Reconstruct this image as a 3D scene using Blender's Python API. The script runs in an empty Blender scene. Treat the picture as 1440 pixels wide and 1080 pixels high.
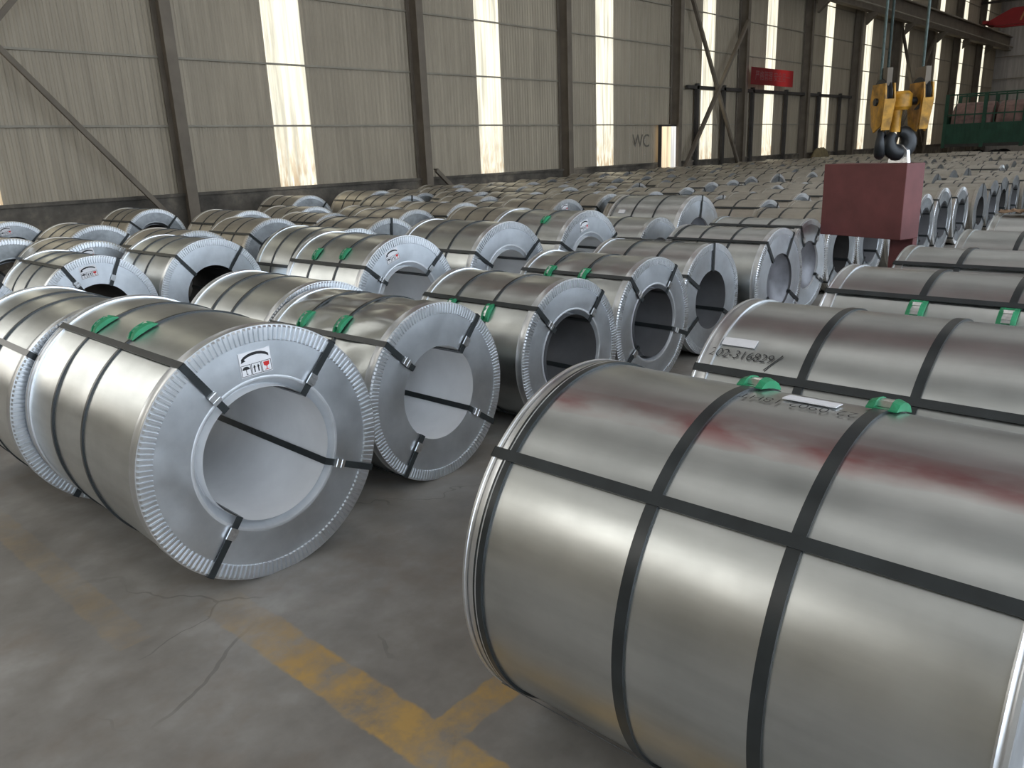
import bpy, bmesh, math, random
from mathutils import Vector, Matrix, noise

SC = bpy.context.scene
COL = SC.collection
R_ = math.radians
random.seed(11)

# ------------------------------------------------------------------ camera
CAM_H = 1.7695
FPX = 1103.14
cam_d = bpy.data.cameras.new('camera')
cam_d.sensor_fit = 'HORIZONTAL'
cam_d.sensor_width = 36.0
cam_d.lens = FPX * 36.0 / 1440.0
cam_d.clip_start, cam_d.clip_end = 0.05, 400
cam = bpy.data.objects.new('camera', cam_d)
COL.objects.link(cam)
# world axes seen from the camera (from the vanishing points of the wall and of its columns)
_v = Vector((1770 - 720, 173 - 540, FPX)).normalized()      # world X in camera (x right, y down, z forward)
_n = Vector((870 - 720, 4285 - 540, FPX)).normalized()      # world down
_z = -_n
_z = (_z - _v * _v.dot(_z)).normalized()
_y = _z.cross(_v)
fwd = Vector((_v.z, _y.z, _z.z))
right = Vector((_v.x, _y.x, _z.x))
down = Vector((_v.y, _y.y, _z.y))
m = Matrix((right, -down, -fwd)).transposed().to_4x4()
m.translation = Vector((0, 0, CAM_H))
cam.matrix_world = m
SC.camera = cam

# ------------------------------------------------------------------ light and exposure
SC.view_settings.view_transform = 'Standard'
SC.view_settings.look = 'None'
SC.view_settings.gamma = 1.0
SC.view_settings.use_curve_mapping = False
SC.view_settings.exposure = 0.68
SC.cycles.use_denoising = True
SC.cycles.max_bounces = 6
SC.cycles.diffuse_bounces = 3
SC.cycles.glossy_bounces = 4
SC.cycles.sample_clamp_indirect = 4.0
SKY_STRENGTH = 2.2
SKYLIGHT_STRENGTH = 0.85
STRIPE_STRENGTH = 0.76
W = bpy.data.worlds.new('world')
SC.world = W
W.use_nodes = True
bg = W.node_tree.nodes['Background']
bg.inputs['Color'].default_value = (0.78, 0.88, 1.0, 1)
bg.inputs['Strength'].default_value = SKY_STRENGTH


# ------------------------------------------------------------------ materials
def lin(r, g, b):
    f = lambda c: (c / 255 / 12.92) if c / 255 <= 0.04045 else ((c / 255 + 0.055) / 1.055) ** 2.4
    return (f(r), f(g), f(b), 1)


class NT:
    def __init__(self, name):
        self.m = bpy.data.materials.new(name)
        self.m.use_nodes = True
        self.t = self.m.node_tree
        self.b = self.t.nodes['Principled BSDF']

    def n(self, typ, **kw):
        nd = self.t.nodes.new(typ)
        for k, v in kw.items():
            setattr(nd, k, v)
        return nd

    def l(self, a, b):
        self.t.links.new(a, b)

    def val(self, x):
        if isinstance(x, (int, float)):
            nd = self.n('ShaderNodeValue')
            nd.outputs[0].default_value = x
            return nd.outputs[0]
        return x

    def math(self, op, a, b=0.0, clamp=False):
        nd = self.n('ShaderNodeMath', operation=op, use_clamp=clamp)
        for i, x in enumerate((a, b)):
            if isinstance(x, (int, float)):
                nd.inputs[i].default_value = x
            else:
                self.l(x, nd.inputs[i])
        return nd.outputs[0]

    def coord(self, scale=(1, 1, 1), rnd=True, kind='Object'):
        tc = self.n('ShaderNodeTexCoord')
        mp = self.n('ShaderNodeMapping')
        mp.inputs['Scale'].default_value = scale
        if rnd:
            oi = self.n('ShaderNodeObjectInfo')
            va = self.n('ShaderNodeVectorMath', operation='SCALE')
            cb = self.n('ShaderNodeCombineXYZ')
            for i in range(3):
                self.l(oi.outputs['Random'], cb.inputs[i])
            self.l(cb.outputs[0], va.inputs[0])
            va.inputs['Scale'].default_value = 37.0
            ad = self.n('ShaderNodeVectorMath', operation='ADD')
            self.l(tc.outputs[kind], ad.inputs[0])
            self.l(va.outputs[0], ad.inputs[1])
            self.l(ad.outputs[0], mp.inputs['Vector'])
        else:
            self.l(tc.outputs[kind], mp.inputs['Vector'])
        return mp.outputs[0]

    def noise(self, vec, scale, detail=4, rough=0.55):
        nd = self.n('ShaderNodeTexNoise')
        self.l(vec, nd.inputs['Vector'])
        nd.inputs['Scale'].default_value = scale
        nd.inputs['Detail'].default_value = detail
        nd.inputs['Roughness'].default_value = rough
        return nd.outputs['Fac']

    def ramp(self, fac, stops):
        nd = self.n('ShaderNodeValToRGB')
        el = nd.color_ramp.elements
        while len(el) < len(stops):
            el.new(0.5)
        for e, (p, c) in zip(el, stops):
            e.position = p
            e.color = c if len(c) == 4 else (*c, 1)
        self.l(fac, nd.inputs[0])
        return nd.outputs[0]

    def mix(self, fac, a, b, blend='MIX'):
        nd = self.n('ShaderNodeMix', data_type='RGBA', blend_type=blend)
        if isinstance(fac, (int, float)):
            nd.inputs[0].default_value = fac
        else:
            self.l(fac, nd.inputs[0])
        for i, x in ((6, a), (7, b)):
            if isinstance(x, tuple):
                nd.inputs[i].default_value = x
            else:
                self.l(x, nd.inputs[i])
        return nd.outputs[2]

    def bump(self, h, strength, dist=0.01):
        nd = self.n('ShaderNodeBump')
        nd.inputs['Strength'].default_value = strength
        nd.inputs['Distance'].default_value = dist
        self.l(h, nd.inputs['Height'])
        self.l(nd.outputs[0], self.b.inputs['Normal'])

    def set(self, **kw):
        for k, v in kw.items():
            k = k.replace('_', ' ')
            if isinstance(v, (int, float, tuple)):
                self.b.inputs[k].default_value = v
            else:
                self.l(v, self.b.inputs[k])
        return self


def plain(name, col, rough=0.6, metal=0.0, spec=0.5, var=0.12, scale=6.0):
    n = NT(name)
    f = n.noise(n.coord(), scale, 4)
    d = tuple(c * (1 - var) for c in col[:3]) + (1,)
    u = tuple(min(1, c * (1 + var)) for c in col[:3]) + (1,)
    n.set(Base_Color=n.ramp(f, [(0.3, d), (0.7, u)]), Roughness=rough, Metallic=metal)
    n.b.inputs['Specular IOR Level'].default_value = spec
    return n.m


def steel(name, lo, hi, r0, r1, bump=0.25, stain=None, metal=1.0):
    """galvanised sheet: cloudy tone, uneven gloss, faint waviness"""
    n = NT(name)
    v = n.coord((1, 1, 1))
    cloud = n.noise(v, 2.3, 5, 0.6)
    streak = n.noise(n.coord((9, 0.9, 9)), 2.0, 4)
    f = n.math('MULTIPLY_ADD', cloud, 0.7)
    f.node.inputs[2].default_value = 0.0
    f = n.math('ADD', n.math('MULTIPLY', cloud, 0.65), n.math('MULTIPLY', streak, 0.35))
    colr = n.ramp(f, [(0.36, lo), (0.64, hi)])
    if stain:
        colr = stain(n, colr)
    rough = n.ramp(n.noise(v, 5.0, 4), [(0.3, (r0,) * 3), (0.7, (r1,) * 3)])
    n.set(Base_Color=colr, Metallic=metal, Roughness=rough)
    big = n.noise(v, 2.2, 0, 0.4)
    n.bump(big, bump, 0.02)
    return n.m


def red_band(n, colr):
    """broken reddish band along the coil (local axis is Y, the coil's centre height 0.56)"""
    tc = n.n('ShaderNodeTexCoord')
    sp = n.n('ShaderNodeSeparateXYZ')
    n.l(tc.outputs['Object'], sp.inputs[0])
    ang = n.math('ARCTAN2', sp.outputs[0], n.math('SUBTRACT', sp.outputs[2], 0.56))
    wob = n.math('MULTIPLY', n.math('SUBTRACT', n.noise(n.coord((2, 1.6, 2), False), 2.0, 3), 0.5), 0.16)
    d = n.math('ABSOLUTE', n.math('ADD', n.math('ADD', ang, 0.36), wob))
    band = n.math('SUBTRACT', 1.0, n.math('DIVIDE', d, 0.105), clamp=True)
    brk = n.ramp(n.noise(n.coord((3, 1.2, 3), False), 3.0, 4), [(0.35, (0.1,) * 3), (0.6, (1,) * 3)])
    fac = n.math('MULTIPLY', n.math('MULTIPLY', n.math('POWER', band, 0.6), brk), 0.75)
    return n.mix(fac, colr, lin(160, 84, 86))


GALV = steel('galvanised_sheet', (0.505, 0.53, 0.53, 1), (0.665, 0.69, 0.69, 1), 0.29, 0.36)
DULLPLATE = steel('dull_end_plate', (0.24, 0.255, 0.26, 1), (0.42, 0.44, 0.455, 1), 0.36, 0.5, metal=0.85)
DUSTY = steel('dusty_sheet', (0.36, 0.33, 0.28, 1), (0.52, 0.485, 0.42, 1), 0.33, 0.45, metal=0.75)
GALV_RED = steel('galvanised_sheet_red_band', (0.505, 0.53, 0.53, 1), (0.665, 0.69, 0.69, 1), 0.29, 0.36, stain=red_band)  # same sheet with a broken reddish band in its colour
PLATE = steel('end_plate_steel', (0.60, 0.635, 0.67, 1), (0.73, 0.765, 0.80, 1), 0.32, 0.46, 0.2)
RIM = steel('crimped_rim_steel', (0.66, 0.68, 0.70, 1), (0.82, 0.84, 0.86, 1), 0.31, 0.36, 0.0, metal=0.95)
COLLAR = steel('bore_collar_steel', (0.58, 0.60, 0.62, 1), (0.72, 0.74, 0.76, 1), 0.36, 0.46, 0.1, metal=0.7)
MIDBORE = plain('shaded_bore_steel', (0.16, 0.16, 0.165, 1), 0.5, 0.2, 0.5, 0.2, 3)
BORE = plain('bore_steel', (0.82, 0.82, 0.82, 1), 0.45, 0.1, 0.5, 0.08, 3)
STRAP = plain('painted_steel_strap', (0.022, 0.026, 0.027, 1), 0.32, 0.0, 0.5, 0.3, 9)
SEAL = plain('bright_seal', (0.75, 0.76, 0.77, 1), 0.28, 1.0, 0.5, 0.15, 60)
GREEN = plain('green_plastic', (0.02, 0.23, 0.10, 1), 0.4, 0, 0.5, 0.2, 20)
PAPER = plain('white_paper', (0.72, 0.71, 0.72, 1), 0.6, 0, 0.4, 0.06, 20)
GREYINK = plain('faded_wall_paint', (0.15, 0.135, 0.11, 1), 0.8, 0, 0.3, 0.2)
INK = plain('black_ink', (0.02, 0.02, 0.022, 1), 0.6, 0, 0.3, 0.1)
REDINK = plain('red_ink', (0.55, 0.03, 0.03, 1), 0.6, 0, 0.3, 0.1)
FILM = plain('milky_film', (0.17, 0.17, 0.185, 1), 0.35, 0.2, 0.6, 0.25, 7)
DARKBORE = plain('dark_bore', (0.055, 0.052, 0.05, 1), 0.7, 0, 0.3, 0.2)  # plain dark colour for the inside of the bore
BLUE = plain('blue_bore_cover', (0.035, 0.045, 0.16, 1), 0.5, 0, 0.4, 0.2)
TARP = plain('tan_tarpaulin', (0.20, 0.16, 0.085, 1), 0.8, 0, 0.3, 0.25)
KRAFT = plain('brown_paper', (0.20, 0.13, 0.08, 1), 0.8, 0, 0.3, 0.4, 14)
HOOKRED = plain('faded_oxide_red', (0.150, 0.045, 0.043, 1), 0.55, 0, 0.4, 0.22, 3)
YELLOW = plain('hook_yellow', (0.40, 0.20, 0.018, 1), 0.5, 0, 0.5, 0.55, 12)
BLACKST = plain('greasy_black_steel', (0.022, 0.024, 0.026, 1), 0.45, 0.3, 0.5, 0.3)
ROPE = plain('wire_rope', (0.06, 0.085, 0.075, 1), 0.5, 0.4, 0.5, 0.3, 40)
COLUMN = plain('column_paint', (0.155, 0.130, 0.100, 1), 0.7, 0, 0.35, 0.2, 2)
GIRT = plain('girt_paint', (0.27, 0.245, 0.195, 1), 0.65, 0, 0.4, 0.15, 3)
DARKST = plain('dark_frame_steel', (0.055, 0.05, 0.045, 1), 0.7, 0, 0.3, 0.2, 3)
TRUCKG = plain('truck_green', (0.022, 0.075, 0.045, 1), 0.6, 0, 0.4, 0.25, 2)
TYRE = plain('tyre_rubber', (0.02, 0.02, 0.02, 1), 0.8, 0, 0.3, 0.1)
BROWNROLL = plain('rust_brown_wrap', (0.26, 0.16, 0.14, 1), 0.6, 0, 0.4, 0.35, 3)
CRANERED = plain('crane_red', (0.30, 0.018, 0.022, 1), 0.55, 0, 0.4, 0.12, 2)
BANNER = plain('banner_red', (0.46, 0.02, 0.03, 1), 0.7, 0, 0.3, 0.08)
_n = NT('banner_cloth')
_tr = _n.n('ShaderNodeBsdfTranslucent'); _tr.inputs['Color'].default_value = (0.9, 0.05, 0.06, 1)
_mx = _n.n('ShaderNodeMixShader'); _mx.inputs[0].default_value = 0.35
_n.set(Base_Color=(0.12, 0.014, 0.016, 1), Roughness=0.8)
_n.l(_n.b.outputs[0], _mx.inputs[1]); _n.l(_tr.outputs[0], _mx.inputs[2]); _n.l(_mx.outputs[0], _n.t.nodes['Material Output'].inputs['Surface'])
BANNER = _n.m
BANTXT = plain('banner_lettering', (0.30, 0.10, 0.10, 1), 0.7, 0, 0.3, 0.05)
CRTXT = plain('crane_lettering', (0.50, 0.22, 0.10, 1), 0.6, 0, 0.3, 0.05)
ROOFM = plain('roof_sheet_paint', (0.44, 0.435, 0.42, 1), 0.7, 0, 0.3, 0.12, 2)
WHITEP = plain('off_white_paint', (0.66, 0.64, 0.60, 1), 0.6, 0, 0.4, 0.08)
CREAMP = plain('peach_paint', (0.70, 0.50, 0.30, 1), 0.6, 0, 0.4, 0.15)


def wall_mat(name, base):
    n = NT(name)
    st = n.noise(n.coord((5.0, 1, 0.22)), 1.6, 5, 0.6)
    bl = n.noise(n.coord((0.7, 1, 0.5)), 1.0, 3)
    f = n.math('ADD', n.math('MULTIPLY', st, 0.7), n.math('MULTIPLY', bl, 0.3))
    c = n.ramp(f, [(0.30, tuple(x * 0.78 for x in base) + (1,)), (0.5, base + (1,)), (0.72, tuple(x * 1.22 for x in base) + (1,))])
    oi = n.n('ShaderNodeObjectInfo')
    tone = n.math('ADD', n.math('MULTIPLY', oi.outputs['Random'], 0.14), 0.93)
    hsv = n.n('ShaderNodeHueSaturation')
    n.l(tone, hsv.inputs['Value'])
    n.l(c, hsv.inputs['Color'])
    n.set(Base_Color=hsv.outputs[0], Roughness=0.6)
    n.b.inputs['Specular IOR Level'].default_value = 0.3
    return n.m


SHEET = wall_mat('corrugated_wall_sheet', (0.34, 0.292, 0.220))
ENDSHEET = wall_mat('pale_end_wall_sheet', (0.42, 0.40, 0.38))


def stripe_mat(name, strength, tint):
    n = NT(name)
    st = n.noise(n.coord((6.0, 1, 0.25)), 1.6, 4)
    col = n.ramp(st, [(0.36, tuple(c * 0.55 for c in tint) + (1,)), (0.56, tint + (1,))])
    # rusty dirt that collects at the foot of each sheet (sheet origin is its foot)
    tc = n.n('ShaderNodeTexCoord')
    sp = n.n('ShaderNodeSeparateXYZ')
    n.l(tc.outputs['Object'], sp.inputs[0])
    low = n.math('SUBTRACT', 1.0, n.math('DIVIDE', sp.outputs[2], 1.5), clamp=True)
    dirt = n.math('MULTIPLY', low, n.ramp(n.noise(n.coord((7, 1, 1.2)), 2.2, 4), [(0.42, (0, 0, 0)), (0.62, (1, 1, 1))]))
    col = n.mix(n.math('MULTIPLY', dirt, 0.9), col, (0.42, 0.26, 0.11, 1))
    n.set(Base_Color=(0.22, 0.21, 0.18, 1), Roughness=0.6, Emission_Color=col)
    n.b.inputs['Emission Strength'].default_value = strength
    return n.m


STRIPE = stripe_mat('translucent_wall_sheet', STRIPE_STRENGTH, (1.0, 0.94, 0.74))
SKYL = stripe_mat('translucent_roof_sheet', SKYLIGHT_STRENGTH, (1.0, 0.98, 0.94))
EAVES = stripe_mat('translucent_eaves_sheet', 2.4, (1.0, 0.98, 0.92))


DOORLIT = stripe_mat('glowing_peach_door', 0.75, (1.0, 0.78, 0.50))  # door colours emit, standing in for the daylight on the door
DOORLIT2 = stripe_mat('glowing_white_door', 0.8, (0.95, 0.93, 0.90))


def floor_mat():
    n = NT('worn_concrete')
    v = n.coord((1, 1, 1), False)
    big = n.noise(v, 0.9, 6, 0.62)
    mid = n.noise(v, 4.5, 5, 0.6)
    f = n.math('ADD', n.math('MULTIPLY', big, 0.65), n.math('MULTIPLY', mid, 0.35))
    c = n.ramp(f, [(0.34, lin(112, 106, 99)), (0.5, lin(137, 132, 125)), (0.66, lin(164, 160, 154))])
    # brown dust in drifts
    dust = n.ramp(n.noise(n.coord((1, 1, 1), False), 1.7, 5, 0.65), [(0.52, (0, 0, 0)), (0.72, (1, 1, 1))])
    c = n.mix(n.math('MULTIPLY', dust, 0.4), c, lin(118, 98, 78))
    # dark skid marks and hairline cracks
    wv = n.noise(n.coord((1, 1, 1), False), 2.2, 3)
    ad = n.n('ShaderNodeVectorMath', operation='MULTIPLY_ADD')
    cbv = n.n('ShaderNodeCombineXYZ')
    n.l(wv, cbv.inputs[0]); n.l(wv, cbv.inputs[1])
    n.l(cbv.outputs[0], ad.inputs[0]); ad.inputs[1].default_value = (0.5, 0.5, 0); n.l(v, ad.inputs[2])
    vo = n.n('ShaderNodeTexVoronoi', feature='DISTANCE_TO_EDGE')
    vo.inputs['Scale'].default_value = 0.9
    n.l(ad.outputs[0], vo.inputs['Vector'])
    crack = n.math('LESS_THAN', vo.outputs['Distance'], 0.0035)
    crk = n.math('MULTIPLY', crack, n.ramp(n.noise(v, 1.3, 2), [(0.50, (0, 0, 0)), (0.58, (1, 1, 1))]))
    c = n.mix(n.math('MULTIPLY', crk, 0.3), c, lin(48, 45, 42))
    # yellow bay lines
    sp = n.n('ShaderNodeSeparateXYZ')
    n.l(v, sp.inputs[0])
    X, Y = sp.outputs[0], sp.outputs[1]
    wob = n.math('MULTIPLY', n.math('SUBTRACT', n.noise(v, 9.0, 4), 0.5), 0.05)

    def band(co, a, b):
        return n.math('SUBTRACT', 1.0, n.math('DIVIDE', n.math('SUBTRACT', n.math('ABSOLUTE', n.math('SUBTRACT', n.math('ADD', co, wob), (a + b) / 2)), (b - a) / 2 - 0.012), 0.012), clamp=True)
    l1 = n.math('MULTIPLY', band(X, 1.20, 1.39), n.math('SUBTRACT', 1.0, n.math('DIVIDE', n.math('SUBTRACT', Y, 2.25), 0.75), clamp=True))
    l2 = n.math('MULTIPLY', band(Y, 1.55, 1.69), n.math('GREATER_THAN', X, 1.36))
    l3 = n.math('MULTIPLY', n.math('MULTIPLY', band(X, 0.86, 1.0), 0.25), n.math('GREATER_THAN', Y, 2.9))
    ln = n.math('MAXIMUM', n.math('MAXIMUM', l1, l2), l3)
    wear = n.ramp(n.noise(v, 5.5, 6, 0.7), [(0.36, (0.10,) * 3), (0.62, (0.85,) * 3)])
    c = n.mix(n.math('MULTIPLY', ln, wear), c, lin(186, 148, 78))
    rough = n.ramp(mid, [(0.3, (0.42,) * 3), (0.7, (0.62,) * 3)])
    n.set(Base_Color=c, Roughness=rough)
    n.b.inputs['Specular IOR Level'].default_value = 0.35
    n.bump(n.noise(v, 30, 5), 0.12, 0.004)
    return n.m


def plinth_mat():
    n = NT('stained_plinth')
    f = n.noise(n.coord((1, 1, 1), False), 1.1, 6, 0.65)
    c = n.ramp(f, [(0.35, (0.045, 0.039, 0.031, 1)), (0.52, (0.115, 0.10, 0.08, 1)), (0.66, (0.24, 0.20, 0.15, 1))])
    n.set(Base_Color=c, Roughness=0.8)
    return n.m


FLOOR, PLINTH = floor_mat(), plinth_mat()


# ------------------------------------------------------------------ mesh helpers
def link(name, me, parent=None):
    o = bpy.data.objects.new(name, me)
    COL.objects.link(o)
    if parent is not None:
        o.parent = parent
    return o


def mesh(name, verts, faces, mats, smooth=False, fmat=None, angle=32):
    me = bpy.data.meshes.new(name)
    me.from_pydata([tuple(v) for v in verts], [], faces)
    for mt in (mats if isinstance(mats, (list, tuple)) else [mats]):
        me.materials.append(mt)
    if fmat:
        me.polygons.foreach_set('material_index', fmat)
    if smooth:
        me.polygons.foreach_set('use_smooth', [True] * len(faces))
        me.set_sharp_from_angle(angle=R_(angle))
    me.update()
    return me


def fix(me):
    bm = bmesh.new()
    bm.from_mesh(me)
    bmesh.ops.recalc_face_normals(bm, faces=bm.faces)
    bm.to_mesh(me)
    bm.free()
    return me


class G:
    """collects boxes, bars and prisms into one mesh"""

    def __init__(self):
        self.v, self.f, self.m = [], [], []

    def hexa(self, p, mi=0):
        b = len(self.v)
        self.v += [Vector(q) for q in p]
        for q in ((3, 2, 1, 0), (4, 5, 6, 7), (0, 1, 5, 4), (1, 2, 6, 5), (2, 3, 7, 6), (3, 0, 4, 7)):
            self.f.append(tuple(b + i for i in q))
            self.m.append(mi)

    def box(self, c, s, mi=0, M=None):
        x, y, z = (k / 2 for k in s)
        p = [Vector((sx * x, sy * y, sz * z)) for sz in (-1, 1) for sx, sy in ((-1, -1), (1, -1), (1, 1), (-1, 1))]
        c = Vector(c)
        self.hexa([(M @ q if M else q) + c for q in p], mi)

    def bar(self, a, b, w, h, up=(0, 0, 1), mi=0):
        a, b = Vector(a), Vector(b)
        d = (b - a).normalized()
        s = d.cross(Vector(up))
        if s.length < 1e-4:
            s = d.cross(Vector((1, 0, 0)))
        s.normalize()
        u = s.cross(d)
        p = [q + s * (i * w / 2) + u * (j * h / 2) for q in (a, b) for i, j in ((-1, -1), (1, -1), (1, 1), (-1, 1))]
        self.hexa(p, mi)

    def tube(self, pts, r, n=8, mi=0, closed=False):
        pts = [Vector(p) for p in pts]
        b = len(self.v)
        k = len(pts)
        rr = r if isinstance(r, (list, tuple)) else [r] * k
        nrm = None
        for i, p in enumerate(pts):
            d = (pts[min(i + 1, k - 1)] - pts[max(i - 1, 0)])
            d.normalize()
            if nrm is None:
                nrm = d.orthogonal().normalized()
            nrm = (nrm - d * nrm.dot(d)).normalized()
            bi = d.cross(nrm)
            for j in range(n):
                a = 2 * math.pi * j / n
                self.v.append(p + (nrm * math.cos(a) + bi * math.sin(a)) * rr[i])
        for i in range(k - 1):
            for j in range(n):
                j2 = (j + 1) % n
                self.f.append((b + i * n + j, b + i * n + j2, b + (i + 1) * n + j2, b + (i + 1) * n + j))
                self.m.append(mi)
        self.f.append(tuple(b + j for j in reversed(range(n)))); self.m.append(mi)
        self.f.append(tuple(b + (k - 1) * n + j for j in range(n))); self.m.append(mi)

    def prism(self, poly, d, mi=0):
        """polygon (3D points) extruded by vector d"""
        b, k = len(self.v), len(poly)
        d = Vector(d)
        self.v += [Vector(p) for p in poly] + [Vector(p) + d for p in poly]
        self.f.append(tuple(b + i for i in reversed(range(k)))); self.m.append(mi)
        self.f.append(tuple(b + k + i for i in range(k))); self.m.append(mi)
        for i in range(k):
            j = (i + 1) % k
            self.f.append((b + i, b + j, b + k + j, b + k + i)); self.m.append(mi)

    def mesh(self, name, mats, smooth=False, bevel=0.0, angle=32):
        me = fix(mesh(name, self.v, self.f, mats, smooth, self.m, angle))
        return me

    def obj(self, name, mats, parent=None, smooth=False, bevel=0.0):
        o = link(name, self.mesh(name, mats, smooth), parent)
        if bevel:
            md = o.modifiers.new('bevel', 'BEVEL')
            md.width, md.segments, md.limit_method = bevel, 2, 'ANGLE'
        return o


def tag(o, label=None, cat=None, group=None, kind=None):
    for k, v in (('label', label), ('category', cat), ('group', group), ('kind', kind)):
        if v:
            o[k] = v
    return o


def empty(name, loc=(0, 0, 0), rz=0.0):
    o = bpy.data.objects.new(name, None)
    o.empty_display_size = 0.2
    COL.objects.link(o)
    o.location = loc
    o.rotation_euler = (0, 0, rz)
    return o


def lathe(prof, n, cz, closed=False, t0=0.0, t1=None, dr=None):
    """turn a profile of (radius, y) about the Y axis through height cz; t from the top, clockwise seen from -Y"""
    full = t1 is None
    t1 = 2 * math.pi if full else t1
    cols = n if full else n + 1
    v, f = [], []
    k = len(prof)
    for i in range(cols):
        t = t0 + (t1 - t0) * i / n
        s, c = math.sin(t), math.cos(t)
        for r, y in prof:
            rr = r + (dr(t, y) if dr else 0)
            v.append((rr * s, y, cz + rr * c))
    for i in range(n):
        a, b = i * k, ((i + 1) % cols) * k
        for j in range(k if closed else k - 1):
            j2 = (j + 1) % k
            f.append((a + j, a + j2, b + j2, b + j))
    return v, f


def polar(r, t, y, cz):
    return Vector((r * math.sin(t), y, cz + r * math.cos(t)))


# ------------------------------------------------------------------ steel coils
def strap_box(g, t, cz, ra, rb, ya, yb, w, mi=0):
    """a flat bar at angle t between radii ra..rb and axial positions ya..yb"""
    e = Vector((math.cos(t), 0, -math.sin(t))) * (w / 2)
    p = []
    for r, y in ((ra, ya), (rb, ya), (rb, yb), (ra, yb)):
        p.append(polar(r, t, y, cz))
    g.hexa([q - e for q in p] + [q + e for q in p], mi)


def make_eye_strap(R, L, t, w, rb, th=0.003):
    g = G()
    yf, yb = -L / 2 - 0.009, L / 2 + 0.0015
    ro = R + 0.0045
    strap_box(g, t, R, ro, ro + th, yf - th, yb + th, w)
    strap_box(g, t, R, rb - 0.004, ro + th, yf - th, yf, w)
    strap_box(g, t, R, rb - 0.004 - th, rb - 0.004, yf - th, yb + th, w)
    strap_box(g, t, R, rb - 0.004, ro + th, yb, yb + th, w)
    return g


def make_seal(R, L, t, r, w):
    g = G()
    y = -L / 2 - 0.014
    strap_box(g, t, R, r - 0.026, r + 0.026, y - 0.006, y + 0.002, w * 1.25)
    for k in (-0.013, 0.013):
        strap_box(g, t, R, r + k - 0.005, r + k + 0.005, y - 0.009, y - 0.006, w * 1.4)
    return g


def make_pad(R, y, t, w):
    """green plastic saddle under a hoop strap: base, two raised cheeks; local in coil space"""
    g = G()
    seg = 6
    half = 0.066 / R
    for sx in (-1, 1):
        for i in range(seg):
            a0, a1 = t - half + 2 * half * i / seg, t - half + 2 * half * (i + 1) / seg
            h = lambda a: 0.006 + 0.024 * max(0.0, 1 - (abs(a - t) / half) ** 3)
            yA, yB = y + sx * (w / 2 + 0.003), y + sx * (w / 2 + 0.022)
            p = []
            for a in (a0, a1):
                p += [polar(R + 0.001, a, yA, R), polar(R + 0.001, a, yB, R), polar(R + h(a) * 0.75, a, yB, R), polar(R + h(a), a, yA, R)]
            g.hexa(p)
    for i in range(seg):
        a0, a1 = t - half + 2 * half * i / seg, t - half + 2 * half * (i + 1) / seg
        p = []
        for a in (a0, a1):
            p += [polar(R + 0.001, a, y - w / 2 - 0.003, R), polar(R + 0.001, a, y + w / 2 + 0.003, R), polar(R + 0.005, a, y + w / 2 + 0.003, R), polar(R + 0.005, a, y - w / 2 - 0.003, R)]
        g.hexa(p)
    return g


def make_hoop_seal(R, y, t, w):
    g = G()
    half = 0.034 / R
    for i in range(4):
        a0, a1 = t - half + 2 * half * i / 4, t - half + 2 * half * (i + 1) / 4
        top = R + 0.022 + (0.004 if i in (1, 3) else 0)
        p = []
        for a in (a0, a1):
            p += [polar(R + 0.006, a, y - w * 0.6, R), polar(R + 0.006, a, y + w * 0.6, R), polar(top, a, y + w * 0.6, R), polar(top, a, y - w * 0.6, R)]
        g.hexa(p)
    return g


def make_rim(R, L, n, y0=None, sgn=-1):
    """radially fluted edge ring"""
    y0 = -L / 2 if y0 is None else y0
    v, f = [], []
    cols = n * 4
    for i in range(cols):
        t = 2 * math.pi * (i // 4 + (0.0, 0.50, 0.62, 0.88)[i % 4]) / n
        up = 0.0085 if i % 4 in (0, 1) else 0.0
        for r, y in ((0.885 * R, 0.0), (0.892 * R, -up), (0.988 * R, -up), (R + 0.003, 0.003), (R + 0.003, 0.018)):
            v.append(tuple(polar(r, t, y0 - sgn * y, R)))
    for i in range(cols):
        a, b = i * 5, ((i + 1) % cols) * 5
        for j in range(4):
            f.append((a + j, a + j + 1, b + j + 1, b + j))
    return v, f


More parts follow.
